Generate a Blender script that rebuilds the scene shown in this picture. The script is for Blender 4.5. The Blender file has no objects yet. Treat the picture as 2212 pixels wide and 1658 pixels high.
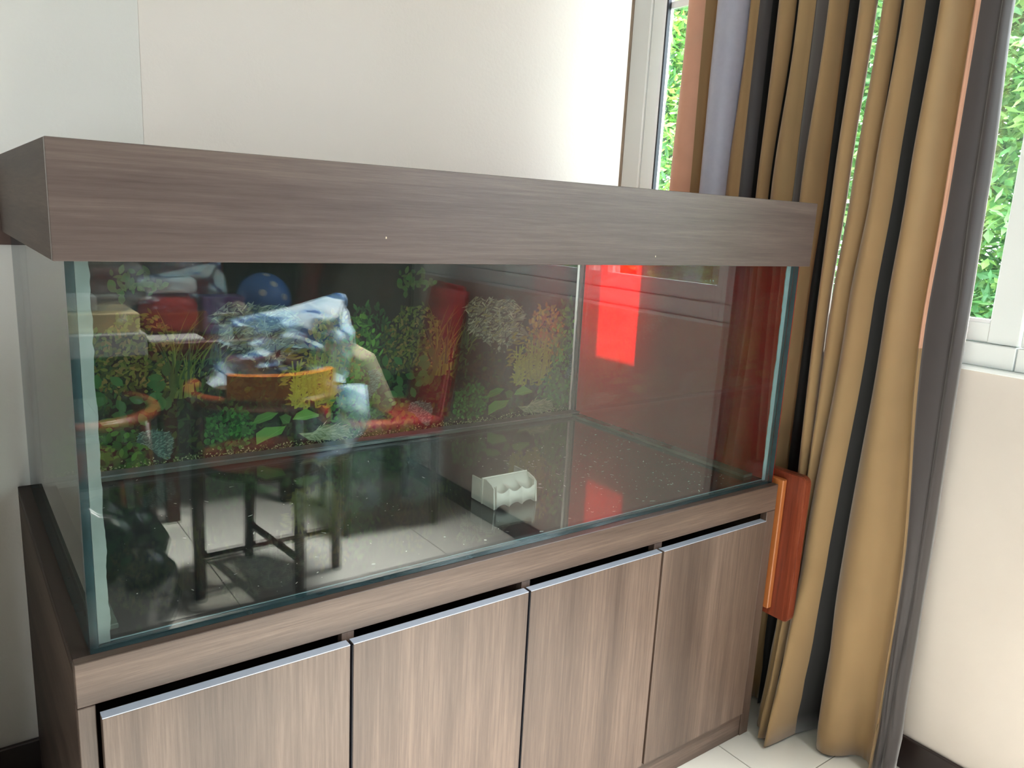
import bpy, bmesh, math, random
from mathutils import Vector, Matrix
from mathutils.noise import noise as pnoise

sc = bpy.context.scene
C = sc.collection
R = math.radians

# ------------------------------------------------------------------ camera
cam_d = bpy.data.cameras.new('camera')
cam = bpy.data.objects.new('camera', cam_d); C.objects.link(cam)
cam_d.sensor_width = 36.0
cam_d.lens = 36.0 * 1699.6 / 2212.0
cam_d.clip_start = 0.01
_r = Vector((0.8079266, -0.5871240, 0.0503987))
_d = Vector((-0.0827285, -0.1976865, -0.9767682))
_f = Vector((0.5834471, 0.7849876, -0.2082881))
cam.matrix_world = Matrix(((_r.x, -_d.x, -_f.x, -0.13), (_r.y, -_d.y, -_f.y, -1.0984), (_r.z, -_d.z, -_f.z, 0.6088), (0, 0, 0, 1)))
sc.camera = cam

# ------------------------------------------------------------------ light, exposure
w = bpy.data.worlds.new('sky'); sc.world = w; w.use_nodes = True
nt = w.node_tree; bg = nt.nodes['Background']
bg.inputs['Color'].default_value = (0.80, 0.91, 1.0, 1)
bg.inputs['Strength'].default_value = 12.5
sun_d = bpy.data.lights.new('sun', 'SUN'); sun_d.energy = 15; sun_d.angle = R(2.2); sun_d.color = (1.0, 0.93, 0.82)
sun = bpy.data.objects.new('sun', sun_d); C.objects.link(sun)
sun.rotation_euler = Vector((-0.235, -0.035, -0.245)).to_track_quat('-Z', 'Y').to_euler()
def portal(loc, rot, sx, sy):
    d = bpy.data.lights.new('portal', 'AREA'); d.shape = 'RECTANGLE'; d.size = sx; d.size_y = sy
    d.cycles.is_portal = True
    o = bpy.data.objects.new('window_portal', d); C.objects.link(o); o.location = loc; o.rotation_euler = rot
portal((1.80, -0.87, 1.1), (0, R(90), 0), 1.36, 3.5)
portal((-2.55, -4.47, 0.55), (R(-90), 0, 0), 1.1, 2.4)
# unseen fill light, added over the dining end to brighten the floor
lamp_d = bpy.data.lights.new('fill_light', 'AREA'); lamp_d.shape = 'SQUARE'; lamp_d.size = 0.36
lamp_d.energy = 75; lamp_d.spread = R(56); lamp_d.color = (1.0, 0.97, 0.93)
lamp = bpy.data.objects.new('fill_light', lamp_d); C.objects.link(lamp); lamp.location = (1.35, -1.5, 1.93)
lamp.rotation_euler = (Vector((0.58, -1.16, -0.684)) - lamp.location).to_track_quat('-Z', 'Y').to_euler()
sc.view_settings.view_transform = 'Standard'
sc.view_settings.look = 'None'
sc.view_settings.gamma = 1.0
sc.view_settings.use_curve_mapping = False
sc.view_settings.exposure = 0.08
sc.cycles.max_bounces = 10
sc.cycles.diffuse_bounces = 5
sc.cycles.glossy_bounces = 6
sc.cycles.transparent_max_bounces = 40
sc.cycles.caustics_reflective = False
sc.cycles.caustics_refractive = False
sc.cycles.sample_clamp_indirect = 8.0
sc.cycles.use_denoising = True

FLOOR = -0.684

# ------------------------------------------------------------------ materials
def srgb(r, g, b):
    f = lambda c: (c/255/12.92) if c/255 <= 0.04045 else ((c/255+0.055)/1.055)**2.4
    return (f(r), f(g), f(b), 1)
def newmat(name):
    m = bpy.data.materials.new(name); m.use_nodes = True
    return m, m.node_tree, m.node_tree.nodes['Principled BSDF']
def plain(name, col, rough=0.5, spec=0.5, metal=0, sheen=0, coat=0, noise=0.0, nscale=8, bump=0.0, bscale=60):
    m, t, b = newmat(name)
    b.inputs['Base Color'].default_value = col
    b.inputs['Roughness'].default_value = rough
    b.inputs['Specular IOR Level'].default_value = spec
    b.inputs['Metallic'].default_value = metal
    b.inputs['Sheen Weight'].default_value = sheen
    b.inputs['Coat Weight'].default_value = coat
    tc = None
    if noise or bump:
        tc = t.nodes.new('ShaderNodeTexCoord')
    if noise:
        n = t.nodes.new('ShaderNodeTexNoise'); n.inputs['Scale'].default_value = nscale; n.inputs['Detail'].default_value = 5
        t.links.new(tc.outputs['Object'], n.inputs['Vector'])
        mx = t.nodes.new('ShaderNodeMix'); mx.data_type = 'RGBA'
        mx.inputs[6].default_value = tuple(max(0, c*(1-noise)) for c in col[:3]) + (1,)
        mx.inputs[7].default_value = tuple(min(1, c*(1+noise)) for c in col[:3]) + (1,)
        t.links.new(n.outputs['Fac'], mx.inputs[0]); t.links.new(mx.outputs[2], b.inputs['Base Color'])
    if bump:
        n2 = t.nodes.new('ShaderNodeTexNoise'); n2.inputs['Scale'].default_value = bscale; n2.inputs['Detail'].default_value = 4
        t.links.new(tc.outputs['Object'], n2.inputs['Vector'])
        bp = t.nodes.new('ShaderNodeBump'); bp.inputs['Strength'].default_value = bump; bp.inputs['Distance'].default_value = 0.01
        t.links.new(n2.outputs['Fac'], bp.inputs['Height']); t.links.new(bp.outputs['Normal'], b.inputs['Normal'])
    return m

def wood(name, dark, mid, light, axis, rough=0.38, scale=1.0, seed=0.0, spec=0.5, bands=1.0):
    """laminate with grain running along `axis` (0 x, 1 y, 2 z)"""
    m, t, b = newmat(name)
    tc = t.nodes.new('ShaderNodeTexCoord')
    mp = t.nodes.new('ShaderNodeMapping')
    mp.inputs['Location'].default_value = (seed, seed*0.7, seed*0.3)
    s = [26*scale]*3; s[axis] = 0.9*scale
    mp.inputs['Scale'].default_value = s
    t.links.new(tc.outputs['Object'], mp.inputs['Vector'])
    n1 = t.nodes.new('ShaderNodeTexNoise'); n1.inputs['Scale'].default_value = 0.7; n1.inputs['Detail'].default_value = 3; n1.inputs['Distortion'].default_value = 0.3
    n2 = t.nodes.new('ShaderNodeTexNoise'); n2.inputs['Scale'].default_value = 9; n2.inputs['Detail'].default_value = 6; n2.inputs['Roughness'].default_value = 0.7
    t.links.new(mp.outputs['Vector'], n1.inputs['Vector']); t.links.new(mp.outputs['Vector'], n2.inputs['Vector'])
    ad = t.nodes.new('ShaderNodeMath'); ad.operation = 'MULTIPLY_ADD'; ad.inputs[1].default_value = 0.54*bands
    t.links.new(n1.outputs['Fac'], ad.inputs[0])
    m2 = t.nodes.new('ShaderNodeMath'); m2.operation = 'MULTIPLY'; m2.inputs[1].default_value = 0.46
    t.links.new(n2.outputs['Fac'], m2.inputs[0]); t.links.new(m2.outputs[0], ad.inputs[2])
    cr = t.nodes.new('ShaderNodeValToRGB')
    cr.color_ramp.elements[0].position = 0.36; cr.color_ramp.elements[0].color = dark
    cr.color_ramp.elements[1].position = 0.64; cr.color_ramp.elements[1].color = light
    e = cr.color_ramp.elements.new(0.5); e.color = mid
    t.links.new(ad.outputs[0], cr.inputs['Fac']); t.links.new(cr.outputs['Color'], b.inputs['Base Color'])
    b.inputs['Roughness'].default_value = rough; b.inputs['Specular IOR Level'].default_value = spec
    bp = t.nodes.new('ShaderNodeBump'); bp.inputs['Strength'].default_value = 0.12; bp.inputs['Distance'].default_value = 0.002
    t.links.new(n2.outputs['Fac'], bp.inputs['Height']); t.links.new(bp.outputs['Normal'], b.inputs['Normal'])
    return m

def glass(name, tint, ior=1.52, rough=0.0, veil=0.0):
    """thin sheet glass: mirror part by Fresnel, the rest passes straight through"""
    m = bpy.data.materials.new(name); m.use_nodes = True; t = m.node_tree
    t.nodes.clear()
    out = t.nodes.new('ShaderNodeOutputMaterial'); mix = t.nodes.new('ShaderNodeMixShader')
    tr = t.nodes.new('ShaderNodeBsdfTransparent'); tr.inputs['Color'].default_value = tint
    gl = t.nodes.new('ShaderNodeBsdfGlossy'); gl.inputs['Roughness'].default_value = rough
    geo = t.nodes.new('ShaderNodeNewGeometry'); fr = t.nodes.new('ShaderNodeFresnel')
    mr = t.nodes.new('ShaderNodeMapRange'); mr.inputs['To Min'].default_value = ior; mr.inputs['To Max'].default_value = 1/ior
    t.links.new(geo.outputs['Backfacing'], mr.inputs['Value']); t.links.new(mr.outputs['Result'], fr.inputs['IOR'])
    t.links.new(fr.outputs['Fac'], mix.inputs[0]); t.links.new(tr.outputs[0], mix.inputs[1]); t.links.new(gl.outputs[0], mix.inputs[2])
    last = mix
    if veil:  # uneven whitish diffuse veil mixed over the glass
        df = t.nodes.new('ShaderNodeBsdfDiffuse'); df.inputs['Color'].default_value = (0.75, 0.8, 0.78, 1)
        tc = t.nodes.new('ShaderNodeTexCoord'); n = t.nodes.new('ShaderNodeTexNoise'); n.inputs['Scale'].default_value = 2.2; n.inputs['Detail'].default_value = 7
        t.links.new(tc.outputs['Object'], n.inputs['Vector'])
        r2 = t.nodes.new('ShaderNodeMapRange'); r2.inputs['From Min'].default_value = 0.35; r2.inputs['From Max'].default_value = 0.8; r2.inputs['To Max'].default_value = veil
        t.links.new(n.outputs['Fac'], r2.inputs['Value'])
        ms = t.nodes.new('ShaderNodeMixShader'); t.links.new(r2.outputs['Result'], ms.inputs[0])
        t.links.new(mix.outputs[0], ms.inputs[1]); t.links.new(df.outputs[0], ms.inputs[2]); last = ms
    t.links.new(last.outputs[0], out.inputs['Surface'])
    return m

def translucent(name, col, tcol, fac, rough=0.9, sheen=0.0, transp=0.0, noise=0.0, nscale=20, spec=0.3):
    m, t, b = newmat(name)
    b.inputs['Base Color'].default_value = col; b.inputs['Roughness'].default_value = rough
    b.inputs['Sheen Weight'].default_value = sheen; b.inputs['Specular IOR Level'].default_value = spec
    out = t.nodes['Material Output']
    tl = t.nodes.new('ShaderNodeBsdfTranslucent'); tl.inputs['Color'].default_value = tcol
    mix = t.nodes.new('ShaderNodeMixShader'); mix.inputs[0].default_value = fac
    t.links.new(b.outputs[0], mix.inputs[1]); t.links.new(tl.outputs[0], mix.inputs[2])
    last = mix
    if noise:
        tc = t.nodes.new('ShaderNodeTexCoord'); n = t.nodes.new('ShaderNodeTexNoise'); n.inputs['Scale'].default_value = nscale; n.inputs['Detail'].default_value = 4
        t.links.new(tc.outputs['Object'], n.inputs['Vector'])
        mx = t.nodes.new('ShaderNodeMix'); mx.data_type = 'RGBA'
        mx.inputs[6].default_value = tuple(c*(1-noise) for c in col[:3]) + (1,)
        mx.inputs[7].default_value = tuple(min(1, c*(1+noise)) for c in col[:3]) + (1,)
        t.links.new(n.outputs['Fac'], mx.inputs[0]); t.links.new(mx.outputs[2], b.inputs['Base Color'])
    if transp:
        tp = t.nodes.new('ShaderNodeBsdfTransparent'); tp.inputs['Color'].default_value = (1, 1, 1, 1) if transp < 0.99 else tcol
        m2 = t.nodes.new('ShaderNodeMixShader'); m2.inputs[0].default_value = transp
        t.links.new(mix.outputs[0], m2.inputs[1]); t.links.new(tp.outputs[0], m2.inputs[2]); last = m2
    t.links.new(last.outputs[0], out.inputs['Surface'])
    return m

def vcol(name, rough=0.6, spec=0.3, transl=0.0):
    m, t, b = newmat(name)
    a = t.nodes.new('ShaderNodeVertexColor'); a.layer_name = 'Col'
    t.links.new(a.outputs['Color'], b.inputs['Base Color'])
    b.inputs['Roughness'].default_value = rough; b.inputs['Specular IOR Level'].default_value = spec
    if transl:
        tl = t.nodes.new('ShaderNodeBsdfTranslucent'); t.links.new(a.outputs['Color'], tl.inputs['Color'])
        mix = t.nodes.new('ShaderNodeMixShader'); mix.inputs[0].default_value = transl
        t.links.new(b.outputs[0], mix.inputs[1]); t.links.new(tl.outputs[0], mix.inputs[2])
        t.links.new(mix.outputs[0], t.nodes['Material Output'].inputs['Surface'])
    return m

M = {}
M['wall'] = plain('wall_paint', srgb(234, 222, 212), 0.85, 0.2, noise=0.02, nscale=3, bump=0.05, bscale=120)
M['wall_cool'] = plain('wall_paint_cool', srgb(226, 220, 212), 0.85, 0.2, noise=0.02, nscale=3, bump=0.05, bscale=120)
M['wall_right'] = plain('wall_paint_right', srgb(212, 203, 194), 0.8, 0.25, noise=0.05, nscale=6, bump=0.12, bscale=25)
M['ceiling'] = plain('ceiling_paint', srgb(235, 233, 228), 0.9, 0.2)
M['tile'] = plain('floor_tile', srgb(216, 216, 208), 0.22, 0.5, noise=0.03, nscale=4)
M['grout'] = plain('grout', srgb(120, 116, 108), 0.9)
M['base'] = plain('baseboard_stain', srgb(40, 29, 27), 0.35, 0.5)
_wd = (srgb(78, 65, 60), srgb(92, 78, 72), srgb(108, 94, 86))
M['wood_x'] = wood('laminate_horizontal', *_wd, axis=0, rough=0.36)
M['wood_y'] = wood('laminate_side_shaded', srgb(62, 50, 44), srgb(76, 62, 54), srgb(90, 76, 66), axis=1, rough=0.5, spec=0.12)  # side boards: weaker light put into darker laminate colours
M['top'] = plain('cabinet_top_shaded', srgb(62, 51, 46), 0.5, 0.2, noise=0.12, nscale=12)  # shadow on the cabinet top put into a darker colour
_wc = (srgb(76, 61, 53), srgb(95, 78, 68), srgb(118, 99, 87))
M['door'] = wood('laminate_vertical', *_wc, axis=2, rough=0.34, scale=0.8, seed=3.1)
M['rail'] = wood('laminate_rail', *_wc, axis=0, rough=0.34, seed=7.3)
M['stile'] = wood('laminate_stile', *_wc, axis=2, rough=0.34, seed=1.3)
M['carcass'] = plain('carcass_inside', srgb(88, 68, 60), 0.6, 0.3, noise=0.15, nscale=20)
M['strip'] = plain('door_edge_metal', srgb(176, 184, 198), 0.3, 0.6, metal=0.1)
M['glass'] = glass('tank_glass', (0.95, 0.985, 0.965, 1), 1.64, veil=0.006)
M['glass_floor'] = glass('tank_floor_glass', (0.93, 0.97, 0.95, 1), 1.5, veil=0.006)
M['glass_back'] = glass('back_glass_under_poster', (0.97, 0.99, 0.975, 1), 1.28)
M['edge'] = plain('glass_edge', srgb(48, 70, 76), 0.12, 0.8, noise=0.35, nscale=30)
M['edge_light'] = plain('glass_edge_bright', srgb(140, 168, 176), 0.15, 0.8, noise=0.25, nscale=25)
M['silicone'] = translucent('silicone', srgb(146, 158, 158), srgb(190, 206, 204), 0.2, rough=0.4, transp=0.25, noise=0.35, nscale=26)
M['brace'] = plain('brace_glass', srgb(92, 106, 98), 0.12, 0.7, noise=0.3, nscale=12)
M['red'] = translucent('red_film', srgb(150, 20, 14), srgb(255, 38, 30), 0.75, rough=0.35, spec=0.4)
M['win_glass'] = glass('window_glass', (0.97, 0.98, 0.98, 1), 1.5, veil=0.18)  # whitish veil pales the view through the panes
M['alu'] = plain('white_aluminium', srgb(236, 241, 240), 0.4, 0.5)
M['alu2'] = plain('white_aluminium_lip', srgb(235, 238, 240), 0.4, 0.5)
M['gasket'] = plain('gasket', srgb(30, 34, 44), 0.5)
M['caulk'] = plain('caulk', srgb(168, 154, 138), 0.8, noise=0.3, nscale=30)
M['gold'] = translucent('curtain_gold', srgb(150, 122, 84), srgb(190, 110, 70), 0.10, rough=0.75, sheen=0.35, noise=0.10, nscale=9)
M['charcoal'] = translucent('curtain_charcoal_shaded', srgb(20, 19, 20), srgb(40, 40, 50), 0.04, rough=0.6, sheen=0.35, noise=0.08)  # recessed folds: shade put into the colour, lit copy below
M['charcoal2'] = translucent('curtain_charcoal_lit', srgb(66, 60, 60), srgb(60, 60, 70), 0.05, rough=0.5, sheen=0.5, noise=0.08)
M['satin_lit'] = translucent('curtain_satin_lit', srgb(172, 170, 182), srgb(150, 150, 175), 0.14, rough=0.42, sheen=0.4, noise=0.10, nscale=60, spec=0.6)  # charcoal satin, its window sheen put into the base colour
M['gold_lit'] = translucent('curtain_lit_gold', srgb(206, 160, 134), srgb(225, 165, 135), 0.13, rough=0.7, sheen=0.3, noise=0.08)  # gold cloth with window light put into a paler colour
M['board'] = wood('stool_wood', srgb(92, 38, 24), srgb(122, 56, 36), srgb(156, 84, 56), axis=2, rough=0.3, scale=0.6)
M['board_l'] = wood('stool_wood_pale', srgb(160, 92, 44), srgb(172, 102, 52), srgb(184, 112, 60), axis=2, rough=0.4)
M['plastic'] = plain('cream_plastic', srgb(214, 212, 200), 0.35, 0.5)
M['flake'] = plain('white_flake', srgb(225, 228, 222), 0.7)
M['print'] = vcol('poster_print', 0.45, 0.4)
M['print_back'] = plain('poster_paper', srgb(22, 30, 27), 0.6)
M['leaf'] = vcol('outdoor_leaf', 0.5, 0.4, 0.4)
M['bark'] = plain('bark', srgb(84, 70, 54), 0.9, noise=0.3)
M['soil'] = plain('garden_soil', srgb(96, 108, 70), 0.95, noise=0.4, nscale=3)
M['chair_wood'] = wood('chair_wood', srgb(70, 30, 16), srgb(104, 48, 24), srgb(140, 72, 34), axis=2, rough=0.22, scale=0.5)
M['chair_amber'] = wood('chair_amber', srgb(150, 78, 24), srgb(184, 104, 36), srgb(206, 130, 56), axis=0, rough=0.22, scale=0.5)
M['chair_dark'] = wood('chair_dark_wood', srgb(40, 20, 15), srgb(62, 32, 24), srgb(92, 48, 34), axis=2, rough=0.25, scale=0.5)
M['red_cloth'] = plain('red_vinyl', srgb(176, 34, 40), 0.5, 0.4, noise=0.1)
M['grey_top'] = plain('grey_table', srgb(160, 160, 158), 0.4, noise=0.05)
M['cream'] = plain('cream_box', srgb(204, 188, 142), 0.6)
M['blue'] = plain('blue_gloss', srgb(84, 146, 228), 0.25, 0.6)
M['white'] = plain('white_plastic', srgb(235, 236, 236), 0.35, 0.5)
M['purple'] = plain('purple_print', srgb(120, 90, 150), 0.5)
M['beige'] = plain('beige_cushion', srgb(206, 192, 164), 0.8)
M['black'] = plain('black_plastic', srgb(16, 17, 20), 0.12, 0.7, bump=0.4, bscale=7)
M['dark_curtain'] = plain('dark_curtain', srgb(16, 19, 18), 0.9, sheen=0.1)
M['dark_wall'] = wood('dark_panel', srgb(16, 13, 12), srgb(24, 20, 18), srgb(32, 26, 23), axis=2, rough=0.5)

def bag_mat():
    m = bpy.data.materials.new('blue_bag_plastic'); m.use_nodes = True; t = m.node_tree; b = t.nodes['Principled BSDF']
    tc = t.nodes.new('ShaderNodeTexCoord')
    m0 = t.nodes.new('ShaderNodeMapping'); m0.inputs['Rotation'].default_value = (0, R(-28), 0)
    mp = t.nodes.new('ShaderNodeMapping'); mp.inputs['Scale'].default_value = (2.5, 2.5, 13)
    n = t.nodes.new('ShaderNodeTexNoise'); n.inputs['Scale'].default_value = 1.1; n.inputs['Detail'].default_value = 4; n.inputs['Distortion'].default_value = 1.0
    t.links.new(tc.outputs['Object'], m0.inputs['Vector']); t.links.new(m0.outputs['Vector'], mp.inputs['Vector']); t.links.new(mp.outputs['Vector'], n.inputs['Vector'])
    cr = t.nodes.new('ShaderNodeValToRGB')
    cr.color_ramp.elements[0].position = 0.40; cr.color_ramp.elements[0].color = srgb(104, 146, 180)
    cr.color_ramp.elements[1].position = 0.62; cr.color_ramp.elements[1].color = srgb(216, 234, 244)
    e = cr.color_ramp.elements.new(0.45); e.color = srgb(76, 120, 190)
    e = cr.color_ramp.elements.new(0.5); e.color = srgb(165, 200, 225)
    t.links.new(n.outputs['Fac'], cr.inputs['Fac']); t.links.new(cr.outputs['Color'], b.inputs['Base Color'])
    b.inputs['Roughness'].default_value = 0.25
    tp = t.nodes.new('ShaderNodeBsdfTransparent'); mix = t.nodes.new('ShaderNodeMixShader')
    mr = t.nodes.new('ShaderNodeMapRange'); mr.inputs['From Min'].default_value = 0.44; mr.inputs['From Max'].default_value = 0.60
    mr.inputs['To Min'].default_value = 0.7; mr.inputs['To Max'].default_value = 0.05
    t.links.new(n.outputs['Fac'], mr.inputs['Value']); t.links.new(mr.outputs['Result'], mix.inputs[0])
    t.links.new(b.outputs[0], mix.inputs[1]); t.links.new(tp.outputs[0], mix.inputs[2])
    t.links.new(mix.outputs[0], t.nodes['Material Output'].inputs['Surface'])
    return m
M['bag'] = bag_mat()
M['clear_bag'] = glass('clear_bag_plastic', (0.93, 0.95, 0.97, 1), 1.5, 0.08, veil=0.5)

# ------------------------------------------------------------------ builders
def link(name, bm, mat, parent=None, smooth=False, mats=None):
    me = bpy.data.meshes.new(name); bm.to_mesh(me); bm.free()
    for mm in (mats or [mat]): me.materials.append(mm)
    if smooth:
        for p in me.polygons: p.use_smooth = True
    o = bpy.data.objects.new(name, me); C.objects.link(o)
    if parent is not None:
        o.parent = parent
        o.matrix_parent_inverse = Matrix.Translation(parent.location).inverted() if parent.rotation_euler.to_quaternion().angle < 1e-6 else parent.matrix_basis.inverted()
    return o
def empty(name, loc):
    o = bpy.data.objects.new(name, None); C.objects.link(o); o.location = loc; o.empty_display_size = 0.05
    return o
def tag(o, label=None, cat=None, group=None, kind=None):
    if label: o['label'] = label
    if cat: o['category'] = cat
    if group: o['group'] = group
    if kind: o['kind'] = kind
    return o
def thing(name, loc, label, cat, group=None):
    return tag(empty(name, loc), label, cat, group)
def box(bm, x0, x1, y0, y1, z0, z1, mi=0):
    v = [bm.verts.new((x, y, z)) for x in (x0, x1) for y in (y0, y1) for z in (z0, z1)]
    fs = []
    for q in ((0, 1, 3, 2), (4, 6, 7, 5), (0, 4, 5, 1), (2, 3, 7, 6), (0, 2, 6, 4), (1, 5, 7, 3)):
        f = bm.faces.new([v[i] for i in q]); f.material_index = mi; fs.append(f)
    return v, fs
def bobox(name, dims, mat, parent=None, bev=0.0, seg=2, smooth=False):
    bm = bmesh.new(); box(bm, *dims)
    if bev: bmesh.ops.bevel(bm, geom=bm.edges[:], offset=bev, segments=seg, affect='EDGES', profile=0.5)
    bmesh.ops.recalc_face_normals(bm, faces=bm.faces)
    return link(name, bm, mat, parent, smooth)
def tube(bm, pts, rads, n=10, cap=True, mi=0):
    pts = [Vector(p) for p in pts]; rings = []
    if not hasattr(rads, '__len__'): rads = [rads]*len(pts)
    up = None
    for i, p in enumerate(pts):
        d = (pts[min(i+1, len(pts)-1)] - pts[max(i-1, 0)]).normalized()
        if up is None: up = d.orthogonal().normalized()
        up = (up - d*up.dot(d)).normalized(); s = d.cross(up)
        rings.append([bm.verts.new(p + (up*math.cos(a) + s*math.sin(a))*rads[i]) for a in [2*math.pi*k/n for k in range(n)]])
    for a, b in zip(rings, rings[1:]):
        for k in range(n):
            f = bm.faces.new((a[k], a[(k+1) % n], b[(k+1) % n], b[k])); f.smooth = True; f.material_index = mi
    if cap:
        bm.faces.new(rings[0][::-1]); bm.faces.new(rings[-1])
def tubeobj(name, pts, rads, mat, parent=None, n=10):
    bm = bmesh.new(); tube(bm, pts, rads, n)
    bmesh.ops.recalc_face_normals(bm, faces=bm.faces)
    return link(name, bm, mat, parent)
def blob(name, center, radii, mat, parent=None, amp=0.15, freq=2.0, sub=4, seed=0.0, flat=None, sq=1.0):
    bm = bmesh.new(); bmesh.ops.create_icosphere(bm, subdivisions=sub, radius=1)
    for v in bm.verts:
        d = v.co.normalized()
        k = 1 + amp*pnoise(d*freq + Vector((seed, seed, seed))) + amp*0.4*pnoise(d*freq*3 + Vector((seed, 5, 1)))
        p = Vector([math.copysign(abs(c)**sq, c) for c in d])*k
        z = p.z*radii[2]
        if flat is not None: z = max(z, flat)
        v.co = Vector((p.x*radii[0], p.y*radii[1], z)) + Vector(center)
    return link(name, bm, mat, parent, True)

# ------------------------------------------------------------------ the room
def struct(o): o['kind'] = 'structure'; return o
WY = 0.778; WX = 1.725; X0, Y0, Z1 = -3.4, -4.5, 2.05
# back wall: cooler painted panel on the left, warmer one on the right, ending near the window
wb = bobox('wall_back', (0.257, 1.643, WY+0.002, 0.98, FLOOR, Z1), M['wall']); struct(wb)
bobox('wall_panel', (X0, 0.256, WY-0.0015, 0.98, FLOOR, Z1), M['wall_cool'], wb)
bobox('window_return', (1.643, 1.9, 0.875, 0.98, FLOOR, Z1), M['wall'], wb)
wr = bobox('wall_right', (WX, WX+0.14, -5.0, 0.875, FLOOR, 0.325), M['wall_right']); struct(wr)
bobox('wall_head', (WX, WX+0.14, -5.0, 0.875, 1.80, Z1), M['wall_right'], wr)
bobox('wall_end', (WX, WX+0.14, -5.0, -2.62, 0.325, 1.80), M['wall_right'], wr)
wl = bobox('wall_left', (X0-0.1, X0, -4.6, 0.98, FLOOR, Z1), M['wall_cool']); struct(wl)
wf = bobox('wall_front', (-2.0, 1.9, -4.6, -4.5, FLOOR, Z1), M['dark_wall']); struct(wf)
bobox('wall_jamb', (X0, -3.1, -4.6, -4.5, FLOOR, Z1), M['wall'], wf)
bobox('wall_lintel', (-3.1, -2.0, -4.6, -4.5, 1.75, Z1), M['wall'], wf)
struct(bobox('ceiling', (X0-0.1, 1.9, -4.6, 0.98, Z1, Z1+0.1), M['ceiling']))
fl = struct(bobox('floor', (X0, WX+0.14, -4.6, 0.98, FLOOR-0.06, FLOOR-0.0025), M['grout']))
T = 0.796; xs = []; x = 1.393 - 6*T
bmt = bmesh.new(); box(bmt, 0.0012, T-0.0012, 0.0012, T-0.0012, -0.01, 0)
bmesh.ops.bevel(bmt, geom=[e for e in bmt.edges if all(v.co.z > -0.001 for v in e.verts)], offset=0.0012, segments=1, affect='EDGES')
bmesh.ops.recalc_face_normals(bmt, faces=bmt.faces)
tile0 = None
for i in range(-6, 1):
    for j in range(-6, 2):
        tx, ty = 1.393 + i*T, -0.2 + j*T
        if tx > WX or ty > WY or tx + T < X0 or ty + T < Y0: continue
        if tile0 is None:
            tile0 = link('floor_tile', bmt, M['tile'], fl); o = tile0
        else:
            o = tile0.copy(); C.objects.link(o)
        o.location = (tx, ty, FLOOR)
for nm, d in (('baseboard_back', (X0, 1.643, WY-0.014, WY-0.0016, FLOOR, -0.598)), ('baseboard_right', (WX-0.012, WX, -2.6, 0.86, FLOOR, -0.598))):
    struct(bobox(nm, d, M['base'], bev=0.002, seg=1))

# windows along the right wall (sliding aluminium sashes)
def window(name, y0, y1, stiles, zb=0.337, zt=1.79):
    w_ = struct(empty(name, (WX+0.03, (y0+y1)/2, zb)))
    bobox('window_frame', (WX-0.002, WX+0.05, y0, y1, zb, zb+0.051), M['alu'], w_, 0.002, 1)
    bobox('window_head', (WX-0.002, WX+0.05, y0, y1, zt-0.05, zt), M['alu'], w_, 0.002, 1)
    bobox('bottom_rail', (WX+0.006, WX+0.04, y0+0.01, y1-0.01, zb+0.053, zb+0.096), M['alu'], w_, 0.002, 1)
    for a, b in stiles:
        bobox('stile', (WX+0.004, WX+0.042, a, b, zb+0.0525, zt-0.05), M['alu'], w_, 0.002, 1)
    gl = sorted(stiles)
    for (a, b), (c, d) in zip(gl, gl[1:]):
        bobox('window_pane', (WX+0.022, WX+0.027, b, c, zb+0.096, zt-0.05), M['win_glass'], w_)
        bobox('glazing_lip', (WX+0.004, WX+0.02, b, c, zb+0.096, zb+0.103), M['alu2'], w_)
        bobox('transom_bar', (WX+0.010, WX+0.021, b, c, 1.243, 1.262), M['alu2'], w_)
    return w_
w1 = window('window_1', -0.398, 0.855, [(0.723, 0.774), (0.12, 0.19), (-0.398, -0.335)])
bobox('frame_jamb', (WX-0.002, WX+0.05, 0.776, 0.854, 0.389, 1.74), M['alu'], w1, 0.003, 1)
bobox('jamb_lip', (WX-0.004, WX+0.004, 0.7105, 0.7225, 0.435, 1.74), M['alu2'], w1)
bobox('gasket', (WX-0.003, WX+0.01, 0.7045, 0.7105, 0.44, 1.74), M['gasket'], w1)
bobox('caulk_line', (WX-0.003, WX+0.04, 0.8545, 0.874, 0.337, 1.79), M['caulk'], w1)
window('window_2', -1.60, -0.401, [(-0.418, -0.403), (-0.93, -0.868), (-1.03, -0.965), (-1.60, -1.54)])
window('window_3', -2.61, -1.603, [(-1.66, -1.605), (-2.14, -2.08), (-2.61, -2.55)])
struct(bobox('trim_1', (WX-0.012, WX+0.05, -2.61, 0.873, 0.326, 0.3365), M['alu'], bev=0.002, seg=1))

# unseen dark block, added to shade the lower left wall
sb = thing('shade_block', (-.85, .5, FLOOR), 'added unseen dark block left of the aquarium, shading the lower wall', 'shade_block')
bobox('body', (-1.35, -.30, .10, .76, FLOOR, .34), M['dark_wall'], sb, .004, 1)
bobox('top', (-1.37, -.285, .08, .762, .3405, .37), M['dark_wall'], sb, .004, 1)
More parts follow.
